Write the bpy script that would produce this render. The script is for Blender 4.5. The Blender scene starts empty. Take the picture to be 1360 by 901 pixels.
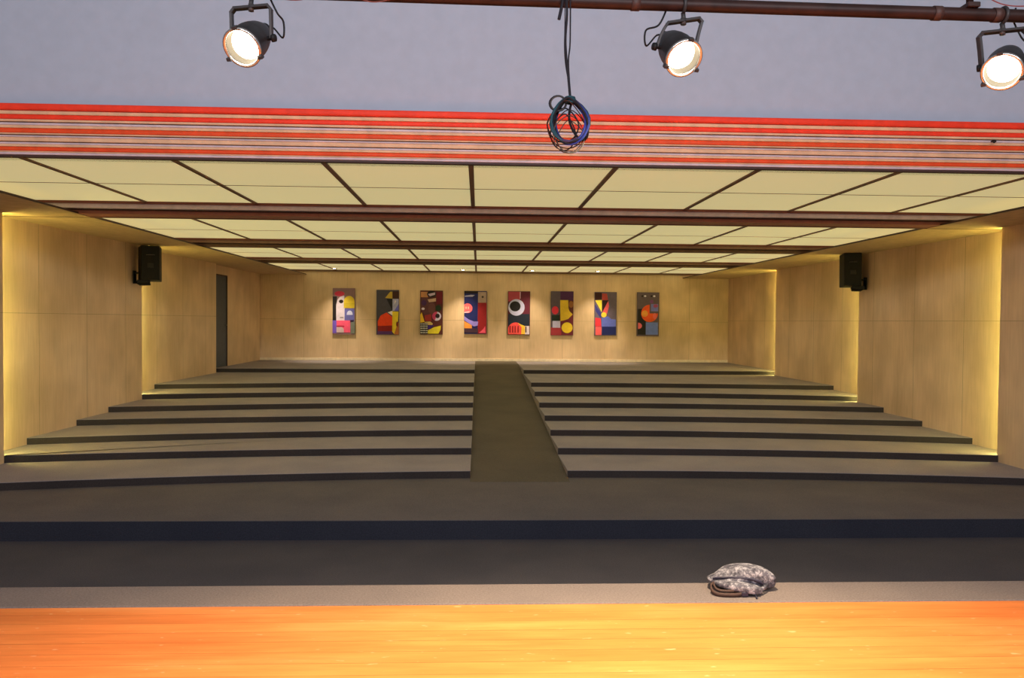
import bpy, math, random
from mathutils import Vector, Matrix
random.seed(7)
scn = bpy.context.scene
COL = scn.collection
PI = math.pi

# ------------------------------------------------------------------ camera
EYE = 2.05                      # eye height over the front floor of the hall
YAW, PITCH, ROLL, FPX = 0.0430, -0.0233, 0.0081, 1037.0
cy, sy, cp, sp = math.cos(YAW), math.sin(YAW), math.cos(PITCH), math.sin(PITCH)
FW = Vector((sy*cp, cy*cp, sp))
r0 = Vector((cy, -sy, 0)); u0 = r0.cross(FW)
RT = math.cos(ROLL)*r0 + math.sin(ROLL)*u0
UP = math.cos(ROLL)*u0 - math.sin(ROLL)*r0
cd = bpy.data.cameras.new('camera'); cam = bpy.data.objects.new('camera', cd); COL.objects.link(cam)
cd.sensor_fit = 'HORIZONTAL'; cd.sensor_width = 36.0; cd.lens = 36.0*FPX/1360.0
cd.clip_start = 0.05; cd.clip_end = 200
cam.matrix_world = Matrix(((RT.x, UP.x, -FW.x, 0), (RT.y, UP.y, -FW.y, 0), (RT.z, UP.z, -FW.z, EYE), (0, 0, 0, 1)))
scn.camera = cam

def ray(px, py): return FW + RT*((px-680)/FPX) + UP*((450.5-py)/FPX)
def aty(px, py, Y):
    v = ray(px, py); v = v*(Y/v.y); return Vector((v.x, v.y, v.z+EYE))
def atz(px, py, z):
    v = ray(px, py); v = v*((z-EYE)/v.z); return Vector((v.x, v.y, z))

# ------------------------------------------------------------------ materials
MATS = {}
def new_mat(name):
    m = bpy.data.materials.new(name); m.use_nodes = True
    nt = m.node_tree; b = nt.nodes['Principled BSDF']
    MATS[name] = m
    return m, nt, b
def noise(nt, scale, detail=4, rough=.55, sc=(1, 1, 1), coord='Object'):
    tc = nt.nodes.new('ShaderNodeTexCoord'); mp = nt.nodes.new('ShaderNodeMapping'); n = nt.nodes.new('ShaderNodeTexNoise')
    mp.inputs['Scale'].default_value = sc
    n.inputs['Scale'].default_value = scale; n.inputs['Detail'].default_value = detail; n.inputs['Roughness'].default_value = rough
    nt.links.new(tc.outputs[coord], mp.inputs['Vector']); nt.links.new(mp.outputs['Vector'], n.inputs['Vector'])
    return n
def ramp(nt, src, stops):
    r = nt.nodes.new('ShaderNodeValToRGB')
    while len(r.color_ramp.elements) < len(stops): r.color_ramp.elements.new(.5)
    for e, (p, c) in zip(r.color_ramp.elements, stops): e.position = p; e.color = (*c, 1)
    nt.links.new(src, r.inputs['Fac']); return r
def mixc(nt, a, b, fac, mode='MIX'):
    m = nt.nodes.new('ShaderNodeMix'); m.data_type = 'RGBA'; m.blend_type = mode
    for s, v in ((6, a), (7, b), (0, fac)):
        if hasattr(v, 'links'): nt.links.new(v, m.inputs[s])
        elif isinstance(v, tuple): m.inputs[s].default_value = (*v, 1)
        else: m.inputs[s].default_value = v
    return m.outputs[2]
def bump(nt, b, src, st, dist=.01):
    n = nt.nodes.new('ShaderNodeBump'); n.inputs['Strength'].default_value = st; n.inputs['Distance'].default_value = dist
    nt.links.new(src, n.inputs['Height']); nt.links.new(n.outputs['Normal'], b.inputs['Normal'])
def plain(name, col, rough=.6, metal=0, vary=.12, spec=.5):
    m, nt, b = new_mat(name)
    n = noise(nt, 9, 3)
    r = ramp(nt, n.outputs['Fac'], [(.3, tuple(c*(1-vary) for c in col)), (.7, tuple(min(1, c*(1+vary)) for c in col))])
    nt.links.new(r.outputs['Color'], b.inputs['Base Color'])
    b.inputs['Roughness'].default_value = rough; b.inputs['Metallic'].default_value = metal
    b.inputs['Specular IOR Level'].default_value = spec
    return m
def emit(name, col, st):
    m, nt, b = new_mat(name)
    b.inputs['Base Color'].default_value = (*col, 1)
    b.inputs['Emission Color'].default_value = (*col, 1); b.inputs['Emission Strength'].default_value = st
    return m
def wood_panel(name, c0, c1, c2):
    m, nt, b = new_mat(name)
    n = noise(nt, 2.2, 6, .6, (1, 1, .22)); n2 = noise(nt, 1.1, 2, .5, (1, 1, 1))
    n3 = noise(nt, 40, 3, .6, (1, 1, .05))
    a = ramp(nt, n.outputs['Fac'], [(.3, c0), (.52, c1), (.72, c2)]).outputs['Color']
    k = ramp(nt, n2.outputs['Fac'], [(.35, (.84, .82, .78)), (.65, (1.08, 1.06, 1.04))]).outputs['Color']
    g = ramp(nt, n3.outputs['Fac'], [(.35, (.93, .92, .9)), (.65, (1.03, 1.03, 1.03))]).outputs['Color']
    c = mixc(nt, a, k, 1.0, 'MULTIPLY'); c = mixc(nt, c, g, 1.0, 'MULTIPLY')
    nt.links.new(c, b.inputs['Base Color']); b.inputs['Roughness'].default_value = .55
    return m
M_WOOD = wood_panel('birch_panel', (.69, .495, .325), (.77, .565, .385), (.82, .625, .44))
def carpet(name, c, sc=90):
    m, nt, b = new_mat(name)
    n = noise(nt, sc, 5, .7); n2 = noise(nt, 1.3, 3)
    a = ramp(nt, n.outputs['Fac'], [(.3, tuple(x*.72 for x in c)), (.7, tuple(x*1.28 for x in c))]).outputs['Color']
    k = ramp(nt, n2.outputs['Fac'], [(.35, (.9, .9, .92)), (.65, (1.08, 1.06, 1.04))]).outputs['Color']
    nt.links.new(mixc(nt, a, k, 1.0, 'MULTIPLY'), b.inputs['Base Color'])
    b.inputs['Roughness'].default_value = .95; b.inputs['Specular IOR Level'].default_value = .15
    bump(nt, b, n.outputs['Fac'], .5, .006)
    return m
M_TREAD = carpet('tread_carpet', (.33, .295, .33))
M_DARKC = carpet('dark_carpet', (.083, .076, .086))
M_FRONTC = carpet('front_carpet', (.145, .128, .134))
M_AISLE = carpet('aisle_carpet', (.125, .105, .085))
M_RISER = carpet('riser_carpet', (.048, .040, .040))
M_NAVY = carpet('navy_riser', (.032, .034, .048))
M_LIP = carpet('lip_carpet', (.180, .144, .134), 90)
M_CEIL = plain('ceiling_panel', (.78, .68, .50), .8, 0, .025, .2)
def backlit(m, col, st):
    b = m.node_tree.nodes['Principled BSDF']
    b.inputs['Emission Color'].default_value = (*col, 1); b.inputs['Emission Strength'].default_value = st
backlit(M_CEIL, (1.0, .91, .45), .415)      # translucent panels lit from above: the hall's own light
M_BATTEN = plain('brown_batten', (.15, .068, .038), .5)
M_SOFFIT = plain('soffit_paint', (.55, .40, .23), .7)
M_WALLG = plain('grey_paint', (.445, .52, .63), .85, 0, .03, .2)
M_RED = plain('red_paint', (.95, .055, .022), .5, 0, .12, .25)
M_ORANGE = plain('orange_red_paint', (.80, .085, .02), .5, 0, .12, .25)
M_CREAM = plain('cream_paint', (.78, .50, .30), .5, 0, .12, .25)
M_WHITE = plain('lavender_white_paint', (.66, .54, .58), .45)
M_BEAMW = plain('beam_lavender_paint', (.62, .52, .64), .4)
M_BEAMR = plain('beam_red_brown', (.34, .12, .085), .45)
M_BEAM = plain('beam_brown', (.24, .125, .09), .5)
M_MAROON = plain('maroon_paint', (.16, .035, .022), .5)
M_DARKBR = plain('dark_brown_paint', (.05, .02, .015), .6)
M_BLACK = plain('black_plastic', (.010, .010, .011), .6, 0, .12, .25)
M_GRILLE = plain('speaker_grille', (.018, .018, .02), .7)
M_GREYM = plain('worn_metal', (.12, .11, .11), .4, .6)
M_CAN = plain('black_can', (.036, .034, .036), .5, .1, .12, .35)
M_PIPE = plain('rusty_pipe', (.026, .010, .008), .5, .1, .4, .3)
M_SLATE = plain('slate_door', (.042, .062, .10), .5)
M_LENS = emit('hot_lens', (1.0, .86, .62), 26)
M_LED = emit('led_strip', (1.0, .93, .24), 62)
M_DOWN = emit('downlight_lens', (1.0, .84, .58), 22)
M_REFL = plain('reflector_bowl', (.045, .04, .032), .7, 0, .12, .2)
M_GLASS = plain('steel_ring', (.65, .62, .58), .25, .9)

# stage boards
def stage_wood():
    m, nt, b = new_mat('stage_boards')
    n = noise(nt, 3, 6, .6, (.25, 1.6, 1)); n2 = noise(nt, 30, 4, .6, (.08, 1, 1)); sp_ = noise(nt, 22, 2, .4, (.6, 1.4, 1))
    a = ramp(nt, n.outputs['Fac'], [(.3, (.66, .165, .036)), (.55, (.76, .215, .052)), (.75, (.80, .27, .08))]).outputs['Color']
    k = ramp(nt, n2.outputs['Fac'], [(.35, (.9, .88, .85)), (.65, (1.05, 1.05, 1.05))]).outputs['Color']
    c = mixc(nt, a, k, 1.0, 'MULTIPLY')
    tc = nt.nodes.new('ShaderNodeTexCoord'); mp = nt.nodes.new('ShaderNodeMapping'); br = nt.nodes.new('ShaderNodeTexBrick')
    nt.links.new(tc.outputs['Object'], mp.inputs['Vector']); nt.links.new(mp.outputs['Vector'], br.inputs['Vector'])
    br.inputs['Scale'].default_value = 1; br.inputs['Brick Width'].default_value = 60.0; br.inputs['Row Height'].default_value = .125
    br.inputs['Mortar Size'].default_value = .0018; br.inputs['Mortar Smooth'].default_value = .3; br.offset = .5; mp.inputs['Location'].default_value = (19, 0, 0)
    br.inputs['Color1'].default_value = (1, 1, 1, 1); br.inputs['Color2'].default_value = (.88, .86, .84, 1); br.inputs['Mortar'].default_value = (.5, .42, .4, 1)
    c = mixc(nt, c, br.outputs['Color'], 1.0, 'MULTIPLY')
    s = ramp(nt, sp_.outputs['Fac'], [(.70, (0, 0, 0)), (.76, (1, 1, 1))]).outputs['Color']
    sw = nt.nodes.new('ShaderNodeMath'); sw.operation = 'MULTIPLY'; sw.inputs[1].default_value = .5
    nt.links.new(s, sw.inputs[0])
    c = mixc(nt, c, (.82, .45, .24), sw.outputs[0])
    nt.links.new(c, b.inputs['Base Color']); b.inputs['Roughness'].default_value = .42
    b.inputs['Specular IOR Level'].default_value = .3
    return m
M_STAGE = stage_wood()
def camo():
    m, nt, b = new_mat('camouflage_cloth')
    n = noise(nt, 26, 3, .7); n2 = noise(nt, 38, 2, .7, (1, 1, 1.3)); v = nt.nodes.new('ShaderNodeTexVoronoi')
    tc = nt.nodes.new('ShaderNodeTexCoord'); nt.links.new(tc.outputs['Object'], v.inputs['Vector']); v.inputs['Scale'].default_value = 70
    base = ramp(nt, n.outputs['Fac'], [(.36, (.024, .021, .032)), (.45, (.08, .073, .092)), (.53, (.16, .148, .172)), (.62, (.30, .28, .315))]).outputs['Color']
    f = ramp(nt, n2.outputs['Fac'], [(.56, (0, 0, 0)), (.60, (1, 1, 1))]).outputs['Color']
    c = mixc(nt, base, (.075, .068, .09), f)
    nt.links.new(c, b.inputs['Base Color']); b.inputs['Roughness'].default_value = .85
    bump(nt, b, n2.outputs['Fac'], .4, .008)
    return m
M_CAMO = camo()
M_STRAP = plain('brown_webbing', (.055, .026, .019), .8)
M_NAVYSTRAP = plain('dark_buckle', (.02, .016, .035), .5)

# ------------------------------------------------------------------ mesh helper
class MB:
    def __init__(s): s.v = []; s.f = []; s.m = []; s.sm = []
    def add(s, vs, fs, mi=0, smooth=False):
        o = len(s.v); s.v += [Vector(v) for v in vs]
        for f in fs: s.f.append([i+o for i in f]); s.m.append(mi); s.sm.append(smooth)
        return s
    def box(s, a, b, mi=0):
        (x0, y0, z0), (x1, y1, z1) = a, b
        vs = [(x0, y0, z0), (x1, y0, z0), (x1, y1, z0), (x0, y1, z0), (x0, y0, z1), (x1, y0, z1), (x1, y1, z1), (x0, y1, z1)]
        return s.add(vs, [(0, 3, 2, 1), (4, 5, 6, 7), (0, 1, 5, 4), (1, 2, 6, 5), (2, 3, 7, 6), (3, 0, 4, 7)], mi)
    def obox(s, c, ax, half, bev=0., mi=0):
        """box with chamfered edges: centre, three axes, half sizes"""
        c = Vector(c); X, Y, Z = ax; hx, hy, hz = half
        if bev <= 0:
            vs = [c+X*hx*i+Y*hy*j+Z*hz*k for k in (-1, 1) for j in (-1, 1) for i in (-1, 1)]
            return s.add(vs, [(0, 2, 3, 1), (4, 5, 7, 6), (0, 1, 5, 4), (1, 3, 7, 5), (3, 2, 6, 7), (2, 0, 4, 6)], mi)
        vs = []; idx = {}
        for k in (-1, 1):
            for j in (-1, 1):
                for i in (-1, 1):
                    for a in range(3):
                        h = [hx-bev, hy-bev, hz-bev]; h[a] += bev
                        idx[(i, j, k, a)] = len(vs); vs.append(c+X*h[0]*i+Y*h[1]*j+Z*h[2]*k)
        fs = []
        I = lambda i, j, k, a: idx[(i, j, k, a)]
        for t in (-1, 1):
            fs += [(I(t, -1, -1, 0), I(t, 1, -1, 0), I(t, 1, 1, 0), I(t, -1, 1, 0)), (I(-1, t, -1, 1), I(1, t, -1, 1), I(1, t, 1, 1), I(-1, t, 1, 1)),
                   (I(-1, -1, t, 2), I(1, -1, t, 2), I(1, 1, t, 2), I(-1, 1, t, 2))]
            for w in (-1, 1):
                fs += [(I(t, w, -1, 0), I(t, w, 1, 0), I(t, w, 1, 1), I(t, w, -1, 1)), (I(t, -1, w, 0), I(t, 1, w, 0), I(t, 1, w, 2), I(t, -1, w, 2)),
                       (I(-1, t, w, 1), I(1, t, w, 1), I(1, t, w, 2), I(-1, t, w, 2))]
                for q in (-1, 1): fs.append((I(t, w, q, 0), I(t, w, q, 1), I(t, w, q, 2)))
        return s.add(vs, fs, mi)
    def prism(s, poly, z0, z1, mi=0):
        n = len(poly)
        vs = [(x, y, z0) for x, y in poly]+[(x, y, z1) for x, y in poly]
        return s.add(vs, [tuple(range(n-1, -1, -1)), tuple(range(n, 2*n))]+[(i, (i+1) % n, n+(i+1) % n, n+i) for i in range(n)], mi)
    def tube(s, pts, r, seg=8, closed=False, mi=0):
        pts = [Vector(p) for p in pts]; n = len(pts); rings = []
        rr = r if isinstance(r, (list, tuple)) else [r]*n
        prev = None
        for i in range(n):
            a = pts[(i-1) % n] if closed or i > 0 else pts[i]; b = pts[(i+1) % n] if closed or i < n-1 else pts[i]
            t = (b-a).normalized()
            if prev is None: w = Vector((0, 0, 1)) if abs(t.z) < .9 else Vector((1, 0, 0))
            else: w = prev
            x = (w - t*w.dot(t)).normalized(); y = t.cross(x); prev = x
            rings.append([pts[i]+(x*math.cos(2*PI*k/seg)+y*math.sin(2*PI*k/seg))*rr[i] for k in range(seg)])
        vs = [v for R in rings for v in R]; fs = []
        for i in range(n if closed else n-1):
            j = (i+1) % n
            fs += [(i*seg+k, i*seg+(k+1) % seg, j*seg+(k+1) % seg, j*seg+k) for k in range(seg)]
        if not closed: fs += [tuple(range(seg-1, -1, -1)), tuple((n-1)*seg+k for k in range(seg))]
        return s.add(vs, fs, mi, True)
    def lathe(s, o, ax, prof, seg=28, mi=0, caps=(False, False)):
        """prof: (distance along axis, radius)"""
        o = Vector(o); ax = Vector(ax).normalized()
        x = ax.orthogonal().normalized(); y = ax.cross(x)
        vs = [o+ax*d+(x*math.cos(2*PI*k/seg)+y*math.sin(2*PI*k/seg))*r for d, r in prof for k in range(seg)]
        n = len(prof)
        fs = [(i*seg+k, i*seg+(k+1) % seg, (i+1)*seg+(k+1) % seg, (i+1)*seg+k) for i in range(n-1) for k in range(seg)]
        s.add(vs, fs, mi, True)
        if caps[0]: s.f.append([len(s.v)-n*seg+k for k in range(seg)][::-1]); s.m.append(mi); s.sm.append(False)
        if caps[1]: s.f.append([len(s.v)-seg+k for k in range(seg)]); s.m.append(mi); s.sm.append(False)
        return s
    def build(s, name, mats, parent=None, bevel=0, sub=0):
        me = bpy.data.meshes.new(name)
        off = parent['_o'] if parent is not None and '_o' in parent else (0, 0, 0)
        off = Vector(off)
        me.from_pydata([tuple(v-off) for v in s.v], [], s.f)
        if not isinstance(mats, (list, tuple)): mats = [mats]
        for m in mats: me.materials.append(m)
        for p, mi, sm in zip(me.polygons, s.m, s.sm): p.material_index = mi; p.use_smooth = sm
        me.validate(); me.update()
        import bmesh
        bm = bmesh.new(); bm.from_mesh(me); bmesh.ops.recalc_face_normals(bm, faces=bm.faces); bm.to_mesh(me); bm.free()
        o = bpy.data.objects.new(name, me); COL.objects.link(o)
        if parent is not None: o.parent = parent; o['_o'] = list(off)
        if bevel:
            b = o.modifiers.new('Bevel', 'BEVEL'); b.width = bevel; b.segments = 2; b.limit_method = 'ANGLE'
        if sub:
            b = o.modifiers.new('Sub', 'SUBSURF'); b.levels = sub; b.render_levels = sub
        return o
def tag(o, label, cat, group=None, kind=None):
    o['label'] = label; o['category'] = cat
    if group: o['group'] = group
    if kind: o['kind'] = kind
    return o
def thing(name, loc, label, cat, group=None):
    e = bpy.data.objects.new(name, None); COL.objects.link(e); e.location = loc; e.empty_display_size = .1
    e['_o'] = list(loc)
    return tag(e, label, cat, group)
def S(o, label, cat): return tag(o, label, cat, kind='structure')

# ------------------------------------------------------------------ setting: heights and depths
H = EYE+1.40                    # ceiling
EY = [7.165, 9.614, 11.341, 13.878, 15.545, 17.982, 19.708, 22.2]   # where the ceiling bays start and end
YB = 22.25
ZST = EYE-1.60                  # stage floor
ZF = EYE-1.87                   # raised front floor
ZT = [EYE-.959*a for a in (1.861, 1.768, 1.675, 1.582, 1.489, 1.396, 1.303, 1.21)]
ZTOP = ZT[-1]
Y_LIP0, Y_LIP1, Y_STEP = 4.36, 4.695, 7.28
SOF = EYE+1.255                 # underside of side soffits
XSL, XSR = -4.86, 5.86          # inner edge of soffits
# side wall panels: (x, y0, y1)
PL = [(-5.75, 4.9, 9.708), (-5.87, 9.3, 13.90), (-6.0, 13.5, 18.15), (-6.14, 17.7, YB)]
PR = [(6.75, 4.9, 9.84), (6.9, 9.4, 13.91), (7.05, 13.5, 18.27), (7.2, 17.8, YB)]
def wall_x(y, right):
    P = PR if right else PL
    for j, (x, a, b) in enumerate(P):
        if y < b: return panel_x(P, j, y)
    return P[-1][0]
def panel_x(P, j, y):
    # every panel leans in towards its far end; the last one stands straight
    x, a, b = P[j]; s = 1 if x > 0 else -1
    lean = .14 if j in (1, 2) else 0
    return x+s*lean*(b-y)/(b-a)

# stage
S(MB().box((-8.5, -3.0, ZST-.4), (9, Y_LIP0, ZST)).build('stage_floor', M_STAGE), 'orange wooden stage boards at the bottom under the hot lamps', 'stage floor')
mb = MB().box((-8.5, Y_LIP0, ZST-.4), (9, Y_LIP1, ZST+.006))
S(mb.build('stage_edge_floor', M_LIP, None, .012), 'pale grey carpeted strip along the front edge of the wooden stage', 'floor')
S(MB().box((-8.5, Y_LIP1-.02, -.1), (9, Y_STEP, 0)).build('floor', M_DARKC), 'dark carpeted floor just below the stage edge', 'floor')
mb = MB().box((-8.5, Y_STEP, -.1), (9, 9.75, ZF))
o = S(mb.build('front_floor', M_FRONTC), 'wide dark brown carpeted landing above the navy step', 'floor')
MB().box((-8.5, Y_STEP-.012, 0.0), (9, Y_STEP-.0005, ZF-.004)).build('riser', M_NAVY, o)

# curved tiers
R = [[(0, 641.7), (360, 630), (624, 625.3), (752, 625.3), (1010, 627.3), (1360, 635)],
     [(0, 605.7), (360, 597.9), (626, 594.7), (740.8, 595), (1020, 597.9), (1347, 605.7)],
     [(17, 582.6), (360, 573.9), (626.5, 571), (730.7, 571), (1020, 574.5), (1310, 582.6)],
     [(88, 558), (360, 553.7), (627, 551.7), (723.5, 551.7), (1020, 555.2), (1238, 559.5)],
     [(147.7, 540.2), (360, 537.3), (628, 534.4), (716, 535), (1020, 537.9), (1180, 541.6)],
     [(189, 524), (360, 521.4), (629, 520), (711, 520.6), (1020, 523.5), (1133, 527.2)],
     [(202, 510.5), (360, 509), (630, 508.5), (706.7, 507.9), (1020, 510.8), (1117, 512.8)]]
def fitq(pts):
    # least squares y = a + b x + c x^2
    A = [[sum(p[0]**(i+j) for p in pts) for j in range(3)] for i in range(3)]
    B = [sum(p[1]*p[0]**i for p in pts) for i in range(3)]
    m = Matrix(A); return m.inverted() @ Vector(B)
FR = []
for zt, pts in zip(ZT, R):
    FR.append(fitq([tuple(atz(px, py, zt)[:2]) for px, py in pts]))
FR.append(Vector((18.42, 0, 0)))
def fy(i, x): c = FR[i]; return c[0]+c[1]*x+c[2]*x*x
XA0, XA1 = -.085, 1.075         # aisle
for i in range(8):
    for side in (0, 1):
        n = 24
        def line(k):
            if k > 7: return None
            xo = None
            x_in = XA1 if side else XA0
            x = 7 if side else -6
            for _ in range(6): x = wall_x(fy(k, x), side)
            x += .015 if side else -.015
            return [(x_in+(x-x_in)*t/n, fy(k, x_in+(x-x_in)*t/n)) for t in range(n+1)]
        front = line(i)
        if i < 7: back = line(i+1)
        else:
            xe = (PR[-1][0] if side else PL[-1][0]); back = [(front[0][0], YB), (xe, YB)]
        # follow the wall on the outer side
        xw0, xw1 = front[-1][0], back[-1][0]
        outer = []
        if abs(xw0-xw1) > 1e-3:
            P = PR if side else PL
            for (a, s0, s1), (b, t0, t1) in zip(P, P[1:]):
                if front[-1][1] < s1 < back[-1][1]:
                    d = .015 if side else -.015
                    outer += [(a+d, s1), (wall_x(s1+.001, side)+d, s1)]
        poly = front+outer+back[::-1]
        where = 'right' if side else 'left'
        base = ZF-.03
        o = MB().prism(poly, base, ZT[i]).build('tier_floor', M_TREAD)
        nth = ['lowest', 'second', 'third', 'fourth', 'fifth', 'sixth', 'seventh', 'topmost'][i]
        S(o, f'{nth} beige carpeted seating step from the stage, {where} of the dark aisle', 'step')
        lo = ZF if i == 0 else ZT[i-1]
        rv, rf = [], []
        strip = [(x, y-.006) for x, y in front]
        bk = [(x, y-.0004) for x, y in front]
        MB().prism(strip+bk[::-1], lo+.001, ZT[i]-.004).build('riser', M_RISER, o)
# sloping aisle
ya0 = fy(0, .5)-.25; ya1 = 20.9
mb = MB()
vs = [(XA0, ya0, ZF+.002), (XA1, ya0, ZF+.002), (XA1, ya1, ZTOP), (XA0, ya1, ZTOP), (XA1, YB, ZTOP), (XA0, YB, ZTOP)]
vs += [(x, y, ZF-.05) for x, y, z in vs]
mb.add(vs, [(0, 1, 2, 3), (3, 2, 4, 5), (6, 9, 8, 7), (9, 11, 10, 8), (0, 6, 7, 1), (1, 7, 8, 2), (2, 8, 10, 4), (4, 10, 11, 5), (5, 11, 9, 3), (3, 9, 6, 0)])
S(mb.build('aisle_floor', M_AISLE), 'dark brown sloping carpeted aisle between the two banks of steps', 'aisle')

# walls
SEAM = plain('panel_seam', (.40, .29, .16), .7)
def side_wall(name, P, j, right, label, cuts):
    s = 1 if right else -1
    x, y0, y1 = P[j]; xa, xb = panel_x(P, j, y0), panel_x(P, j, y1)
    o = MB().prism([(xa, y0), (xb, y1), (xb+.05*s, y1), (xa+.05*s, y0)], -.1, SOF).build(name, M_WOOD)
    S(o, label, 'wall')
    mb = MB(); e = .0015*s; w = .003
    zs = EYE+.05
    mb.prism([(xa-e, y0), (xb-e, y1), (xb, y1), (xa, y0)], zs-w, zs+w)
    for c in cuts:
        xc = panel_x(P, j, c)
        mb.prism([(xc-e, c-w), (xc-e, c+w), (xc+.001*s, c+w), (xc+.001*s, c-w)], -.1, SOF)
    mb.build('panel_joint', SEAM, o)
    return o
lab = [('wall_left', PL, 0), ('wall_right', PR, 1)]
txt = {0: ['wood panelled left wall strip nearest the stage, cut by the frame', 'large birch left wall panel between the two yellow glowing slots', 'birch left wall panel behind the left loudspeaker, up to the dark door', 'rear piece of left birch wall around the slate door'],
       1: ['brownish right wall panel nearest the stage at the frame edge', 'large birch right wall panel with yellow glow on its near edge', 'birch right wall panel behind the right loudspeaker', 'rear right birch wall panel meeting the back wall']}
for nm, P, rgt in lab:
    for j, (x, a, b) in enumerate(P):
        if nm == 'wall_left' and j == 3: continue
        side_wall(nm, P, j, rgt, txt[rgt][j], [a+.35+k*1.22 for k in range(1, 1+int((b-a-.4)/1.22))][:: 1 if j else 2])
# the rear left wall with a doorway
x, a, b = PL[3]
D0 = aty(287, 420, 1); yd0 = PL[2][2]+.02; 
v = ray(302, 424); yd1 = (v*(x/v.x)).y
zd0, zd1 = ZTOP, EYE+0.0
v = ray(292, 364.5); zd1 = EYE+(v*(x/v.x)).z
mb = MB()
mb.box((x-.05, a, -.1), (x, yd0, SOF)); mb.box((x-.05, yd1, -.1), (x, b, SOF)); mb.box((x-.05, yd0, zd1), (x, yd1, SOF)); mb.box((x-.05, yd0, -.1), (x, yd1, zd0))
S(mb.build('wall_left', M_WOOD), txt[0][3], 'wall')
dr = thing('door_1', (x-.03, (yd0+yd1)/2, zd0), 'narrow dark slate door in the left wall near the back corner', 'door'); dr['kind'] = 'structure'
MB().box((x-.045, yd0+.04, zd0+.004), (x-.012, yd1-.04, zd1-.03)).build('door_leaf', M_SLATE, dr, .004)
mb = MB(); mb.box((x-.05, yd0+.001, zd0+.002), (x+.004, yd0+.038, zd1-.001)); mb.box((x-.05, yd1-.038, zd0+.002), (x+.004, yd1-.001, zd1-.001)); mb.box((x-.05, yd0+.038, zd1-.028), (x+.004, yd1-.038, zd1-.001))
mb.build('door_frame', M_DARKBR, dr)
mb = MB(); mb.tube([(x-.012, yd1-.13, zd0+1.0), (x+.03, yd1-.13, zd0+1.0), (x+.03, yd1-.24, zd0+1.0)], .009)
mb.build('door_handle', M_GREYM, dr)
# back wall
o = MB().box((PL[3][0]-.05, YB, -.1), (PR[3][0]+.05, YB+.1, H+.1)).build('wall_back', M_WOOD)
S(o, 'birch panelled back wall carrying the eight abstract paintings', 'wall')
mb = MB(); e = .0015
mb.box((PL[3][0], YB-e, EYE+.0), (PR[3][0], YB, EYE+.006))
for k in range(1, 11): mb.box((PL[3][0]+1.22*k-.003, YB-e, ZTOP), (PL[3][0]+1.22*k+.003, YB, H))
mb.build('panel_joint', SEAM, o)

mb = MB().box((PL[3][0]+.002, YB-.02, ZTOP+.002), (PR[3][0]-.002, YB-.0005, ZTOP+.075))  # downlight spill on the floor by the wall, put into a pale strip
S(mb.build('spill_strip_back', plain('painted_spill', (.86, .72, .55), .5), None, .004), 'pale skirting strip along the foot of the back wall', 'painted light')
# ceiling
XC0, XC1 = PL[3][0]-.1, PR[3][0]+.1
SX = 1.4*.9361; X0 = -.0553*1.4
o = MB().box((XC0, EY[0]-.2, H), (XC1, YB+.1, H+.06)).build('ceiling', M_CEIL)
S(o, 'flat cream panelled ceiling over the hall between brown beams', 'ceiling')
mb = MB()
for k in range(-5, 7):
    xb = X0+k*SX; mb.box((xb-.024, EY[0]-.2, H-.012), (xb+.024, YB, H-.0005))
mb.build('ceiling_batten', M_BATTEN, o)
mb = MB()
for b0, b1, yy in ((0, 1, aty(626, 250.6, 1)), (2, 3, 0), (4, 5, 0), (6, 7, 0)):
    ym = EY[b0]*1.0+(EY[b1]-EY[b0])*{0: .485, 2: .48, 4: .5, 6: .5}[b0]
    mb.box((XC0, ym-.006, H-.004), (XC1, ym+.006, H-.0004))
mb.build('panel_joint', plain('joint_brown', (.10, .05, .03), .7), o)
BD = [(.14, .50), (.125, .34), (.11, .30)]
bl = ['ceiling beam nearest the red cornice, with a grey face and red-brown lower band', 'middle brown ceiling beam across the hall', 'farthest thin brown ceiling beam before the back wall']
for k, (dp, w) in enumerate(BD):
    y = EY[2*k+1]
    o = thing('ceiling_beam', (.5, y, H), bl[k], 'beam'); o['kind'] = 'structure'
    MB().box((XC0+.02, y-.02, H-.03), (XC1-.02, y+.01, H-.0005)).build('top_moulding', M_MAROON, o)
    MB().box((XC0+.02, y, H-dp*.60), (XC1-.02, y+.10, H-.03)).build('upper_face', [M_BEAMW, M_BEAM, M_BEAM][k], o)
    MB().box((XC0+.02, y+.07, H-dp*.72), (XC1-.02, y+.14, H-dp*.60)).build('groove', M_DARKBR, o)
    MB().box((XC0+.02, y+.10, H-dp), (XC1-.02, y+w, H-dp*.72)).build('lower_face', [M_BEAMR, M_BATTEN, M_BATTEN][k], o)
    MB().box((XC0+.02, y+w-.10, H-dp-.006), (XC1-.02, y+w-.04, H-dp)).build('bottom_moulding', M_BATTEN, o)
mb = MB().box((XC0, EY[7], H-.05), (XC1, YB, H-.0005))
rear_trim = S(mb.build('trim_1', M_BATTEN), 'brown strip closing the ceiling along the top of the back wall', 'trim')
# soffits
for xs, P, nm, w in ((XSL, PL, 'ceiling_soffit', 'left'), (XSR, PR, 'ceiling_soffit', 'right')):
    s = -1 if w == 'left' else 1
    xo = P[3][0]+.06*s
    o = MB().box((min(xs, xo), EY[0]-.1, SOF), (max(xs, xo), YB, SOF+.022)).build(nm, M_SOFFIT)
    S(o, f'soffit shelf along the top of the {w} wooden wall', 'soffit')
    MB().box((min(xs, xs-.006*s), EY[0]-.1, SOF+.003), (max(xs, xs-.006*s), YB, SOF+.024)).build('edge_bead', M_DARKBR, o)

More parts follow.
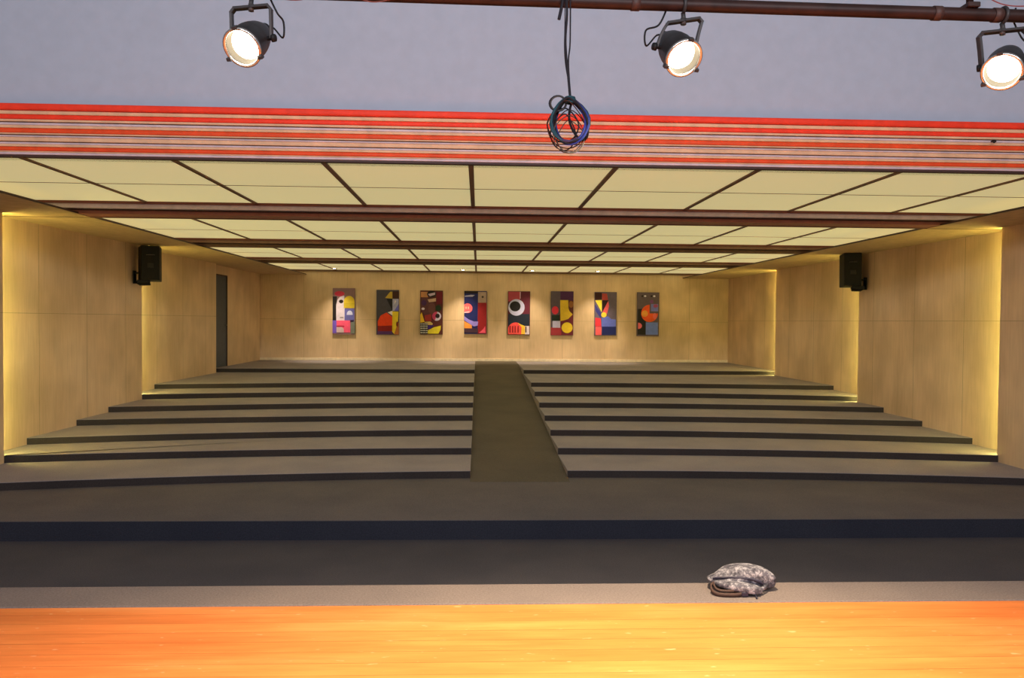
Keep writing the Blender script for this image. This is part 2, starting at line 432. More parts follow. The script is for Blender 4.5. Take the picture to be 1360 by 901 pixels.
# LED slots behind the end of each wall panel
def led(x, y, z0, z1, right, label):
    s = 1 if right else -1
    o = MB().box((min(x+.018*s, x+.045*s), y+.004, z0), (max(x+.018*s, x+.045*s), y+.018, z1)).build('light_strip', M_LED)
    tag(o, label, 'light', 'yellow light strips in the wall slots')
for P, rgt, n in ((PL, 0, 2), (PR, 1, 3)):
    for j in range(n):
        y = P[j][2]; lo = ([ZT[1], ZT[4], ZT[6]] if rgt else [ZT[1], ZT[5]])[j]+.004
        led(P[j][0], y, lo, SOF-.02, rgt, f"yellow light strip in the {['nearest', 'middle', 'rear'][j]} slot of the {'right' if rgt else 'left'} wooden wall")

# front fascia (cornice) and the grey wall over it
YF = 6.95
S(MB().box((-9, YF+.02, H+.3), (10, YF+.15, H+4.5)).build('wall_front', M_WALLG), 'plain grey lavender wall above the red striped cornice', 'wall')
def zy(py, Y): return aty(626, py, Y).z
cornice = thing('trim_2', (.5, YF, H), 'stepped red, orange and cream striped cornice under the grey wall', 'trim'); cornice['kind'] = 'structure'
rows = [('red_moulding', M_RED, 148.2, 157.0, .00), ('groove', M_DARKBR, 157.0, 158.2, .05), ('cream_moulding', M_CREAM, 158.2, 162.8, .02), ('orange_moulding', M_RED, 162.8, 169.3, .03), ('cream_moulding', M_CREAM, 169.3, 172.3, .015),
        ('groove', M_MAROON, 172.3, 173.6, .05), ('white_moulding', M_WHITE, 173.6, 176.8, .02), ('cream_moulding', M_CREAM, 176.8, 180.6, .028), ('orange_moulding', M_ORANGE, 180.6, 187.2, .04), ('cream_moulding', M_CREAM, 187.0, 188.9, .03), ('groove', M_MAROON, 188.9, 190.2, .07),
        ('white_moulding', M_WHITE, 190.2, 192.4, .03), ('cream_moulding', M_CREAM, 192.4, 197.8, .04), ('groove', M_MAROON, 197.6, 199.0, .08), ('white_moulding', M_WHITE, 199.0, 201.6, .04), ('cream_moulding', M_CREAM, 201.6, 204.8, .045),
        ('orange_moulding', M_ORANGE, 204.8, 210.4, .055), ('cream_moulding', M_CREAM, 210.4, 212.0, .045), ('white_moulding', M_WHITE, 212.0, 215.2, .05), ('dark_moulding', M_DARKBR, 215.2, 218.3, .06)]
for nm, m, p0, p1, dy in rows:
    MB().box((-9, YF-.10+dy, zy(p1, YF-.10+dy)), (10, YF+.02, zy(p0, YF-.10+dy))).build(nm, m, cornice, {'red_moulding': .014, 'orange_moulding': .012, 'cream_moulding': .005, 'white_moulding': .006}.get(nm, 0))
mb = MB().box((-9, YF+.021, H+.0), (10, YF+.25, H+.31)); mb.build('backing_board', M_BATTEN, cornice)
p = aty(1320.5, 188, YF-.12)
hk = MB().tube([p+Vector((0, .10, .01)), p+Vector((0, -.005, .008)), p+Vector((.006, -.012, -.002)), p+Vector((-.010, -.014, -.012)), p+Vector((-.018, -.010, -.004))], .007)
tag(hk.build('cornice_hook', M_BLACK), 'tiny dark hook fixed on the right end of the striped cornice', 'hook')

# ------------------------------------------------------------------ downlights
for k, (px, lab_) in enumerate([(444, 'small round downlight above the first painting from the left'), (615, 'small round downlight above the fourth painting from the left'), (707, 'small round downlight above the fifth painting from the left'), (794, 'small round downlight above the seventh painting from the left')]):
    c = aty(px, 360.5+k*.6, YB-.75); c.z = H-.0105; c.y = YB-.75
    t = thing('downlight', c, lab_, 'downlight', 'round downlights along the back wall')
    MB().lathe(c+Vector((0, 0, .0)), (0, 0, -1), [(-.009, .078), (0.006, .078), (.010, .072), (.010, .058), (0.0, .055)], 24).build('trim_ring', M_GLASS, t)
    MB().lathe(c+Vector((0, 0, -.004)), (0, 0, -1), [(0, .0), (0, .057), (.005, .04), (.008, .0)], 24).build('lens', M_DOWN, t)

# ------------------------------------------------------------------ paintings
PM = 1.25
PAINTS = {}
def pmat(c):
    k = tuple(round(x, 3) for x in c)
    if k not in PAINTS: PAINTS[k] = plain('paint', (min(.95, c[0]*PM), min(.95, c[1]*PM), min(.95, c[2]*PM*1.6)), .55, 0, .10, .3)
    return PAINTS[k]
def painting(box, crop, bg, shapes, label):
    """box in photo pixels, crop: the drawing's own extents; shapes in crop units"""
    (bx0, by0, bx1, by1) = box; cx0, cy0, cx1, cy1 = crop
    a = aty(bx0, by0, YB); b = aty(bx1, by1, YB)
    x0, x1 = a.x, b.x; z1, z0 = a.z, b.z
    yf = YB-.045
    t = thing('painting', ((x0+x1)/2, YB, z0), label, 'painting', 'abstract paintings on the back wall')
    MB().box((x0, yf, z0), (x1, YB-.002, z1)).build('canvas_board', M_DARKBR, t, .004)
    mb = MB(); mats = [pmat(bg)]; mi = {tuple(bg): 0}
    U = lambda x, y: (x0+(x1-x0)*min(1, max(0, (x-cx0)/(cx1-cx0))), z1-(z1-z0)*min(1, max(0, (y-cy0)/(cy1-cy0))))
    lay = [0]
    def face(pts, c):
        c = tuple(c)
        if c not in mi: mi[c] = len(mats); mats.append(pmat(c))
        yy = yf-.001-.0007*lay[0]; lay[0] += 1
        q = [U(*p) for p in pts]
        mb.add([(x, yy, z) for x, z in q]+[(x, yf+.001, z) for x, z in q], [tuple(range(len(q)))]+[(i, (i+1) % len(q), len(q)+(i+1) % len(q), len(q)+i) for i in range(len(q))], mi[c])
    e = .01
    face([(cx0, cy0), (cx1, cy0), (cx1, cy1), (cx0, cy1)], bg)
    for sh in shapes:
        k = sh[0]
        if k == 'r': _, X0_, Y0_, X1_, Y1_, c = sh; face([(X0_, Y0_), (X1_, Y0_), (X1_, Y1_), (X0_, Y1_)], c)
        elif k == 'p': face(sh[1], sh[2])
        elif k == 'e':
            _, ex, ey, rx, ry, c = sh; face([(ex+rx*math.cos(2*PI*i/32), ey+ry*math.sin(2*PI*i/32)) for i in range(32)], c)
        elif k == 'a':
            _, ex, ey, rx, ry, a0, a1, c = sh
            face([(ex, ey)]+[(ex+rx*math.cos(a0+(a1-a0)*i/32), ey+ry*math.sin(a0+(a1-a0)*i/32)) for i in range(33)], c)
        elif k == 'chk':
            _, X0_, Y0_, X1_, Y1_, nx, ny, c1, c2 = sh
            face([(X0_, Y0_), (X1_, Y0_), (X1_, Y1_), (X0_, Y1_)], c1)
            dx, dy = (X1_-X0_)/nx, (Y1_-Y0_)/ny
            for i in range(nx):
                for j in range(ny):
                    mx, my = X0_+(i+.5)*dx, Y0_+(j+.5)*dy
                    face([(mx-dx*.36, my), (mx, my-dy*.36), (mx+dx*.36, my), (mx, my+dy*.36)], c2); lay[0] -= 1
            lay[0] += 1
    mb.build('painted_surface', mats, t)
    return t
painting((442.3, 382.8, 471.6, 444.6), (130, 110, 440, 770), (.21, .12, .09), [
    ('r', 130, 230, 190, 570, (.012, .008, .008)), ('e', 225, 190, 70, 36, (.50, .03, .05)),
    ('p', [(180, 570), (178, 350), (195, 280), (230, 235), (290, 215), (300, 390), (295, 570)], (.52, .46, .38)), ('e', 248, 300, 30, 26, (.012, .008, .008)),
    ('e', 360, 305, 75, 85, (.62, .46, .02)), ('r', 285, 320, 435, 392, (.50, .38, .015)), ('r', 232, 522, 278, 534, (.10, .09, .08)),
    ('r', 296, 400, 432, 570, (.10, .10, .23)), ('a', 368, 490, 42, 62, PI, 2*PI, (.45, .47, .58)), ('r', 130, 570, 185, 750, (.14, .08, .32)),
    ('r', 385, 580, 440, 755, (.13, .15, .09)), ('p', [(370, 565), (425, 560), (420, 592), (380, 590)], (.02, .01, .03)),
    ('r', 185, 570, 375, 740, (.72, .08, .12)), ('r', 185, 644, 292, 662, (.32, .02, .03)), ('p', [(185, 665), (262, 665), (285, 690), (288, 742), (185, 742)], (.48, .36, .28))],
    'abstract painting with white figure, yellow disc and pink block, first from the left')
painting((500.3, 385.2, 529.8, 444.8), (130, 140, 440, 770), (.055, .05, .05), [
    ('p', [(320, 165), (350, 165), (350, 262), (250, 254)], (.50, .34, .03)), ('r', 352, 160, 438, 260, (.045, .015, .008)),
    ('p', [(270, 265), (350, 265), (350, 430)], (.008, .008, .01)), ('r', 352, 265, 438, 435, (.33, .34, .38)), ('p', [(375, 435), (438, 335), (438, 435)], (.13, .13, .38)), ('p', [(375, 350), (386, 278), (402, 300)], (.65, .62, .6)),
    ('p', [(150, 580), (190, 500), (270, 458), (350, 520), (350, 650), (150, 650)], (.80, .055, .008)), ('p', [(150, 650), (350, 640), (350, 730), (150, 730)], (.25, .012, .008)), ('r', 145, 722, 350, 766, (.09, .03, .10)),
    ('p', [(285, 455), (352, 433), (352, 502)], (.75, .66, .52)), ('p', [(350, 442), (437, 442), (428, 600), (378, 760), (350, 730)], (.88, .55, .02)), ('p', [(376, 766), (430, 600), (440, 600), (440, 766)], (.48, .16, .03)), ('e', 418, 620, 14, 36, (.16, .02, .01))],
    'abstract painting with dark grey field, red mound and yellow wedge, second from the left')
painting((558.3, 386, 588, 444.6), (130, 145, 440, 770), (.085, .02, .014), [
    ('p', [(140, 250), (230, 250), (330, 330), (340, 440), (240, 560), (140, 420)], (.10, .035, .03)), ('r', 140, 165, 235, 242, (.45, .20, .06)), ('e', 285, 195, 62, 46, (.01, .008, .008)), ('p', [(235, 195), (332, 172), (334, 205), (262, 228)], (.50, .38, .34)),
    ('p', [(232, 272), (345, 252), (345, 300), (250, 312)], (.48, .32, .16)), ('r', 350, 165, 432, 335, (.13, .008, .014)), ('e', 378, 395, 42, 42, (.015, .035, .012)), ('e', 182, 320, 34, 40, (.06, .02, .06)),
    ('e', 290, 400, 50, 75, (.13, .05, .035)), ('e', 170, 405, 22, 17, (.66, .56, .48)), ('p', [(133, 490), (152, 455), (192, 592), (133, 605)], (.82, .46, .02)), ('p', [(190, 500), (280, 478), (285, 580), (200, 580)], (.30, .03, .02)),
    ('e', 356, 510, 62, 64, (.50, .05, .10)), ('a', 356, 510, 62, 64, -PI/2.2, PI/1.6, (.58, .52, .52)), ('e', 368, 505, 30, 32, (.02, .01, .012)),
    ('p', [(190, 592), (270, 585), (305, 615), (296, 635), (200, 632)], (.58, .42, .10)), ('p', [(235, 638), (322, 638), (275, 690), (235, 695)], (.04, .015, .12)),
    ('p', [(235, 712), (320, 668), (415, 642), (412, 700), (382, 757), (235, 757)], (.64, .54, .02)), ('chk', 133, 605, 236, 760, 4, 5, (.01, .01, .01), (.75, .72, .7))],
    'abstract painting with a checked corner, pink ring and yellow patches, third from the left')
painting((616.7, 386.6, 646.2, 443.8), (155, 150, 470, 770), (.012, .016, .075), [
    ('r', 155, 150, 345, 188, (.012, .008, .01)), ('p', [(160, 222), (250, 206), (302, 210), (270, 232), (165, 234)], (.38, .36, .36)),
    ('r', 345, 318, 466, 766, (.27, .012, .012)), ('r', 348, 163, 462, 318, (.36, .26, .15)), ('e', 412, 235, 15, 15, (.04, .03, .02)),
    ('e', 202, 400, 68, 70, (.80, .12, .10)), ('r', 172, 378, 190, 412, (.82, .38, .2)), ('r', 206, 378, 222, 412, (.82, .38, .2)), ('p', [(157, 455), (235, 445), (225, 458), (157, 470)], (.70, .52, .48)),
    ('p', [(157, 585), (230, 625), (265, 645), (265, 690), (157, 690)], (.76, .27, .03)), ('p', [(157, 515), (220, 562), (290, 590), (352, 590), (345, 652), (290, 662), (215, 612), (157, 575)], (.26, .20, .42)),
    ('r', 157, 690, 350, 752, (.055, .025, .03)), ('p', [(360, 756), (420, 702), (450, 655), (456, 756)], (.78, .09, .11))],
    'abstract painting with navy field, pink disc and red side, fourth from the left')
painting((674.6, 387, 703.6, 445), (155, 155, 460, 775), (.08, .012, .016), [
    ('r', 162, 162, 320, 300, (.36, .05, .05)), ('r', 330, 162, 455, 490, (.10, .012, .02)), ('r', 318, 162, 328, 260, (.60, .40, .36)), ('r', 162, 478, 452, 645, (.012, .018, .024)),
    ('e', 272, 385, 112, 118, (.46, .46, .47)), ('e', 255, 370, 74, 72, (.010, .010, .008)),
    ('a', 262, 705, 104, 106, PI, 2*PI, (.78, .07, .05)), ('r', 160, 700, 366, 768, (.72, .08, .05)), ('r', 178, 650, 196, 745, (.25, .01, .01)), ('r', 215, 650, 232, 745, (.25, .01, .01)), ('r', 250, 650, 266, 745, (.25, .01, .01)), ('r', 290, 650, 306, 745, (.25, .01, .01)),
    ('p', [(292, 606), (392, 650), (392, 766), (340, 766), (345, 665)], (.84, .45, .03)), ('r', 392, 648, 452, 768, (.62, .53, .42)), ('r', 396, 655, 412, 742, (.05, .02, .02))],
    'abstract painting with a big white ring over a red dome, fifth from the left')
painting((731.6, 387, 761, 445.8), (145, 160, 455, 785), (.085, .065, .06), [
    ('r', 275, 162, 453, 290, (.05, .012, .045)), ('r', 378, 290, 453, 480, (.09, .02, .012)), ('e', 422, 345, 32, 46, (.26, .10, .02)), ('r', 262, 480, 453, 782, (.13, .016, .02)), ('r', 148, 672, 290, 782, (.30, .03, .03)),
    ('e', 205, 430, 46, 58, (.62, .03, .04)), ('r', 158, 498, 268, 580, (.010, .02, .010)),
    ('p', [(272, 285), (382, 285), (386, 400), (400, 440), (445, 485), (385, 550), (325, 572), (278, 582)], (.64, .43, .02)), ('r', 170, 580, 276, 676, (.42, .40, .40)), ('e', 370, 675, 76, 76, (.82, .52, .02))],
    'abstract painting with a yellow boot shape above a yellow disc, sixth from the left')
painting((789.6, 388, 818.2, 446), (165, 170, 465, 790), (.11, .085, .085), [
    ('r', 168, 180, 262, 282, (.03, .005, .005)), ('p', [(265, 190), (330, 195), (348, 285), (265, 287)], (.38, .05, .03)), ('p', [(348, 290), (362, 370), (332, 482), (272, 458)], (.62, .09, .07)), ('p', [(265, 288), (352, 288), (270, 460)], (.02, .005, .005)),
    ('p', [(172, 290), (263, 285), (263, 458)], (.78, .60, .03)), ('p', [(168, 345), (256, 470), (250, 548), (178, 440)], (.03, .03, .13)), ('p', [(262, 540), (350, 515), (392, 555), (455, 560), (455, 662), (262, 662)], (.10, .13, .34)), ('e', 292, 495, 36, 36, (.84, .52, .03)),
    ('p', [(176, 535), (250, 545), (260, 660), (176, 660)], (.62, .03, .035)), ('r', 268, 662, 456, 778, (.010, .016, .08)), ('r', 180, 665, 262, 784, (.82, .10, .08))],
    'abstract painting with a yellow and black kite shape over blue blocks, second from the right')
painting((846, 388.4, 874.6, 446.8), (150, 180, 455, 800), (.105, .075, .065), [
    ('p', [(160, 415), (270, 415), (275, 780), (160, 780)], (.010, .008, .008)), ('r', 272, 605, 440, 778, (.13, .19, .40)), ('r', 340, 345, 440, 448, (.16, .17, .36)), ('e', 404, 372, 32, 24, (.32, .06, .11)), ('e', 350, 312, 26, 26, (.16, .05, .13)),
    ('a', 322, 478, 116, 122, 0.0, 1.5*PI, (.82, .085, .012)), ('e', 256, 482, 44, 46, (.92, .30, .03)), ('e', 395, 515, 28, 42, (.82, .13, .07)), ('a', 165, 655, 54, 45, -PI/2, PI/2, (.74, .14, .12)),
    ('e', 258, 234, 16, 12, (.62, .58, .5)), ('e', 384, 234, 16, 12, (.62, .58, .5)), ('e', 220, 234, 13, 12, (.012, .01, .01)), ('e', 345, 234, 13, 12, (.012, .01, .01))],
    'abstract painting with an orange three-quarter disc and blue block, first from the right')

# ------------------------------------------------------------------ loudspeakers
def speaker(px, py, yaw, wallpx, right, label):
    X = Vector
    s = 1 if right else -1
    xw = PR[1][0] if right else PL[1][0]
    v = ray(wallpx, 370); yw = (v*(xw/v.x)).y
    c = aty(px, py, yw+.06)
    hw, hd, hh = .185, .165, .295
    ax = X((math.cos(yaw), math.sin(yaw), 0)); ay = X((-math.sin(yaw), math.cos(yaw), 0))   # ay: the way the grille faces
    tilt = .07
    az = (X((0, 0, 1))*math.cos(tilt)+ay*math.sin(tilt)).normalized(); ay = az.cross(ax)*1; 
    t = thing('loudspeaker', (xw, yw, c.z-hh), label, 'loudspeaker', 'black loudspeakers on the side walls')
    # cabinet, narrower at its rear
    mb = MB(); vs = []
    prof = [(-hd, .74, .96), (-hd+.03, .80, 1.0), (hd-.04, 1.0, 1.0), (hd, .97, .985)]
    for d, kx, kz in prof:
        for (i, j) in ((-1, -1), (1, -1), (1, 1), (-1, 1)): vs.append(c+ay*d+ax*hw*kx*i+az*hh*kz*j)
    fs = [(0, 1, 2, 3), (12, 15, 14, 13)]
    for k in range(3): fs += [(4*k+i, 4*k+(i+1) % 4, 4*k+4+(i+1) % 4, 4*k+4+i) for i in range(4)]
    mb.add(vs, fs); mb.build('cabinet', M_BLACK, t, .012)
    MB().obox(c+ay*(hd+.008), (ax, ay, az), (hw*.92, .008, hh*.94), .004).build('front_grille', M_GRILLE, t)
    MB().obox(c-ay*(hd+.004)-az*.05, (ax, ay, az), (.05, .005, .04), .003).build('terminal_plate', M_GRILLE, t)
    hb = MB()
    for sgn in (-1,):
        q = c-ay*(hd+.006)+az*.13
        hb.tube([q-ax*.06, q-ax*.055-ay*.02, q+ax*.055-ay*.02, q+ax*.06], .008)
    hb.build('carry_handle', M_GREYM, t)
    # bracket: wall plate, arm, under-tray
    zb = c.z-hh-.03
    br = thing_part = MB()
    br.box((min(xw-s*.001, xw-s*.018), yw-.05, zb-.02), (max(xw-s*.001, xw-s*.018), yw+.05, zb+.20))
    base = X((xw-s*.016, yw, zb+.02)); under = X((c.x, c.y, zb-.03))-ay*.05
    br.tube([base, X((xw-s*.10, yw, zb-.03)), under+X((0, 0, 0))], .022, 8)
    br.obox(X((c.x+s*.09, c.y-.05, c.z-hh-.012)), (ax, X((-ax.y, ax.x, 0)), X((0, 0, 1))), (.10, .11, .026), .004)
    br.tube([X((xw-s*.012, yw-.02, zb+.16)), X((xw-s*.09, yw-.01, zb+.16))], .016, 8)
    br.build('wall_bracket', M_BLACK, t)
speaker(199.5, 350.5, .42, 178, 0, 'black loudspeaker bracketed on the left wooden wall, tilted slightly')
speaker(1131, 359.5, -.30, 1150, 1, 'black loudspeaker bracketed on the right wooden wall')

# ------------------------------------------------------------------ lighting pipe
YP = 3.70
a = aty(-700, -49, YP); b = aty(440, -8.5, YP); c = aty(1360, 21.5, YP); dn = (c-b).normalized()
p0 = b-dn*5.2; p1 = b+dn*6.2
pipe = thing('lighting_pipe', (p0+p1)/2, 'dark rusty pipe along the top carrying the stage lamps', 'pipe')
MB().tube([p0+(p1-p0)*t/20 for t in range(21)], .030, 16).build('pipe_tube', M_PIPE, pipe)
def on_pipe(px):
    v = b+(c-b)*((px-440)/920.0); return v
for px in (835, 1240, 1322):
    q = on_pipe(px); MB().lathe(q, dn, [(-.02, .0315), (-.02, .034), (.02, .034), (.02, .0315)], 16).build('pipe_collar', M_DARKBR, pipe)
q = on_pipe(1285)
hg = MB(); hg.tube([q+Vector((0, 0, .03)), q+Vector((0, 0, 2.4))], .016, 10); hg.obox(q+Vector((0, 0, .035)), (Vector((1, 0, 0)), Vector((0, 1, 0)), Vector((0, 0, 1))), (.03, .04, .012), .003)
hg.build('hanger_rod', M_PIPE, pipe)
q = on_pipe(-240)
MB().tube([q+Vector((0, 0, .03)), q+Vector((0, 0, 2.4))], .016, 10).build('hanger_rod', M_PIPE, pipe)
# thin loose wires along the pipe
def wire(name, pts, r, m, label):
    # smooth polyline through photo points on the pipe's plane
    P = [Vector(p) for p in pts]; out = []
    for i in range(len(P)-1):
        a0 = P[max(0, i-1)]; a1 = P[i]; a2 = P[i+1]; a3 = P[min(len(P)-1, i+2)]
        for k in range(6):
            t = k/6; out.append(.5*((2*a1)+(-a0+a2)*t+(2*a0-5*a1+4*a2-a3)*t*t+(-a0+3*a1-3*a2+a3)*t**3))
    out.append(P[-1])
    return MB().tube(out, r, 6)
w = wire('w', [aty(x, y, YP-.033) for x, y in ((330, -20), (365, -4), (395, 0), (425, -5), (470, -3), (495, 2.5), (520, -1), (545, -8))], .003, M_MAROON, '')
tag(w.build('loose_wire', M_MAROON), 'thin dark wire sagging under the pipe right of the left lamp', 'wire')
w = wire('w', [aty(x, y, YP-.033) for x, y in ((1300, -12), (1320, 1), (1338, 7), (1362, 8), (1400, 4))], .003, M_RED, '')
tag(w.build('loose_wire', plain('dusty_red_wire', (.22, .05, .05), .5)), 'thin reddish wire lying over the right end of the pipe', 'wire')

# ------------------------------------------------------------------ stage lamps
LAMPS = []
def lamp(px, py, ppx, d, label, cable_side, yoke_tilt=0.0):
    d = Vector(d).normalized()
    L = aty(px, py, YP-.06)               # lens centre
    A = on_pipe(ppx)
    Rr = .083; LEN = .225
    t = thing('stage_lamp', A-Vector((0, 0, .03)), label, 'stage lamp', 'stage lamps hanging from the pipe')
    # can
    prof = [(-LEN, .0), (-LEN, .028), (-LEN+.015, .045), (-LEN+.06, .066), (-LEN+.10, .077), (-.09, Rr), (-.02, Rr), (-.018, Rr+.006), (.004, Rr+.006), (.004, Rr-.004), (-.012, Rr-.006)]
    MB().lathe(L, d, prof, 32).build('can', M_CAN, t)
    MB().lathe(L, d, [(.002, Rr-.004), (-.02, Rr-.008), (-.042, Rr*.84), (-.055, Rr*.5)], 32).build('reflector', M_REFL, t)
    MB().lathe(L, d, [(-.042, Rr*.84), (-.030, Rr*.76), (-.020, Rr*.45), (-.016, 0)], 32).build('lens', M_LENS, t)
    MB().lathe(L, d, [(.004, Rr-.006), (.010, Rr-.003), (.012, Rr+.003), (.008, Rr+.008), (.0, Rr+.008)], 32).build('front_ring', M_GLASS, t)
    # socket cap at the rear
    MB().lathe(L, d, [(-LEN-.035, 0), (-LEN-.035, .020), (-LEN-.03, .026), (-LEN+.002, .028)], 20).build('socket_cap', M_BLACK, t)
    # gel-frame clips
    sd = d.cross(Vector((0, 0, 1))).normalized(); up = sd.cross(d).normalized()
    for ang in (PI/2, PI*7/6, PI*11/6):
        o_ = L+d*.008+(sd*math.cos(ang)+up*math.sin(ang))*(Rr+.008)
        MB().obox(o_, (sd, up, d), (.012, .008, .012), .002).build('frame_clip', M_CAN, t)
    # yoke from the pivots up to the pipe
    piv = L-d*.10; hw = Rr+.018
    topc = Vector((A.x, A.y, A.z-.075))
    ux = (sd+Vector((0, 0, yoke_tilt))).normalized()
    if ux.x < 0: ux = -ux
    pl, pr = piv-sd*hw*(1 if sd.x > 0 else -1), piv+sd*hw*(1 if sd.x > 0 else -1)
    tl, tr = topc-ux*hw, topc+ux*hw
    yk = MB()
    path = [pl, pl+(tl-pl)*.5, tl-Vector((0, 0, .018)), tl+ux*.016, topc, tr-ux*.016, tr-Vector((0, 0, .018)), pr+(tr-pr)*.5, pr]
    for p_, q_ in zip(path, path[1:]):
        D = q_-p_; Ln = D.length; D.normalize(); W = Vector((0, 1, 0)); W = (W-D*W.dot(D)).normalized(); N = D.cross(W)
        yk.obox((p_+q_)/2, (D, W, N), (Ln/2+.004, .016, .0065), .002)
    yk.build('yoke', M_CAN, t)
    for P_, sg in ((pl, -1), (pr, 1)):
        k = (P_-piv).normalized()
        MB().lathe(P_, k, [(-.02, .010), (.004, .010), (.004, .019), (.020, .017), (.022, 0)], 12).build('pivot_knob', M_BLACK, t)
    # hook clamp round the pipe
    hk = MB()
    arc = [A+Vector((0, 0, 0))+(Vector((0, 1, 0))*math.cos(th)+Vector((0, 0, 1))*math.sin(th))*.036 for th in [PI*1.55-k*PI*1.4/12 for k in range(13)]]
    hk.tube(arc, .008, 8)
    hk.tube([arc[0], Vector((A.x, A.y, A.z-.055)), topc+Vector((0, 0, -.012))], .011, 8)
    hk.build('hook_clamp', M_CAN, t)
    MB().lathe(topc+Vector((0, 0, .004)), (0, 0, 1), [(-.022, .0), (-.022, .014), (.010, .014), (.010, 0)], 6).build('clamp_bolt', M_GREYM, t)
    # power cable
    s_ = cable_side
    pts = [L-d*(LEN+.03), L-d*(LEN+.06)+Vector((s_*.02, .02, .0)), piv+Vector((s_*(hw+.03), .05, .03)), piv+Vector((s_*(hw+.035), .04, .10)), topc+Vector((s_*(hw+.01), .03, -.01)), A+Vector((s_*.07, .03, .0)), A+Vector((s_*.06, -.005, .035))]
    wire('c', pts, .0045, M_BLACK, '').v and None
    wb = wire('c', pts, .0045, M_BLACK, ''); wb.build('power_cable', M_BLACK, t)
    LAMPS.append((L+d*.05, d))
lamp(322, 63, 338, (-.20, -.75, -.62), 'lit black stage lamp hanging left of the cable coil', 1)
lamp(908, 77, 899, (.20, -.74, -.66), 'lit black stage lamp hanging just right of the cable coil', -1, -.25)
lamp(1331, 95, 1331, (-.60, -.62, -.62), 'lit black stage lamp at the right end of the pipe', 1, .12)

# ------------------------------------------------------------------ hanging cable coil
YCB = YP-.045
coil = thing('cable_coil', on_pipe(753), 'coil of dark and blue cables hanging from the pipe before the striped cornice', 'cable')
def img(pts, dy=0.): return [aty(x, y, YCB+dy) for x, y in pts]
M_C = [plain(n_, c_, .7, 0, .12, .2) for n_, c_ in (('black_cable', (.014, .013, .018)), ('blue_cable', (.028, .045, .24)), ('teal_cable', (.016, .06, .08)), ('violet_cable', (.045, .03, .085)), ('grey_cable', (.07, .066, .06)), ('brown_cable', (.05, .02, .014)))]
for pts, r in (([(752.5, -6), (753, 20), (751, 50), (752, 75), (754.5, 100), (757, 129)], .0055), ([(757.5, -6), (757.5, 30), (757, 60), (755, 80), (756, 105), (758, 129)], .0035), ([(750.5, -6), (750.2, 35), (749.6, 62), (751, 85), (754.6, 108), (756, 129)], .0022)):
    wire('c', img(pts), r, None, '').build('hanging_cable', M_C[0], coil)
rnd = random.Random(3)
def loop(cx_, cy_, rx, ry, rot_, dz, jit, n=22):
    out = []
    ph = rnd.random()*6
    for k in range(n):
        a_ = 2*PI*k/n; j_ = 1+jit*math.sin(2*a_+ph)+jit*.6*math.sin(3*a_+ph*2)
        x_ = rx*j_*math.cos(a_); y_ = ry*j_*math.sin(a_)
        if y_ < 0: x_ *= 1-.42*(-y_/ry)**1.5          # narrower towards the knot
        xx = cx_+x_*math.cos(rot_)-y_*math.sin(rot_); yy = cy_+x_*math.sin(rot_)+y_*math.cos(rot_)
        out.append(aty(xx, yy, YCB+dz*math.sin(a_+ph)))
    return out
specs = [(757, 160, 24.5, 31, -.12, 2, .0065), (758, 160, 22.5, 29, -.1, 0, .0065), (757.5, 161, 25.5, 30, -.14, 2, .006), (758, 159, 23.5, 28, -.05, 3, .0055), (757, 161, 20.5, 28, -.12, 1, .006), (756, 160, 21.5, 30, -.02, 0, .0055),
         (752, 166, 25, 32, .05, 5, .0026), (748, 166, 22, 22, .1, 0, .0035), (757, 174, 21, 30, -.05, 5, .0024), (755, 178, 20, 26, .12, 4, .0022), (748, 176, 17, 24, .1, 0, .003), (758, 182, 18, 22, -.2, 4, .0022), (768, 160, 12, 26, -.25, 0, .006), (756, 160, 23, 29, -.1, 3, .006), (758, 161, 24, 30, -.13, 1, .0055)]
for cx_, cy_, rx, ry, ro, ci, rr in specs:
    MB().tube(loop(cx_, cy_, rx, ry, ro, .03, .04), rr, 7, True).build('cable_loop', M_C[ci], coil)
for rr, ci, off in ((10.5, 0, 0), (9.6, 4, .8), (10.0, 0, -.8)):
    MB().tube([aty(741+off+rr*math.cos(a_)*1.08, 137.5+rr*math.sin(a_), YCB-.015+.01*math.cos(a_)) for a_ in [2*PI*k/18 for k in range(18)]], .0032, 7, True).build('cable_loop', M_C[ci], coil)
kn = MB()
for k in range(4): kn.tube([aty(757+6*math.cos(a_)+k*.6, 130+k*2.2+1.6*math.sin(a_), YCB+.02*math.sin(a_)) for a_ in [2*PI*j/12 for j in range(12)]], .005, 7, True)
kn.build('tie', M_C[2], coil)
tag(wire('c', img([(748.5, -8), (747, 4), (744.5, 16), (742.3, 26)]), .0075, None, '').build('cable_end', M_C[0]), 'short dark cable end dangling from the pipe beside the coil', 'cable')

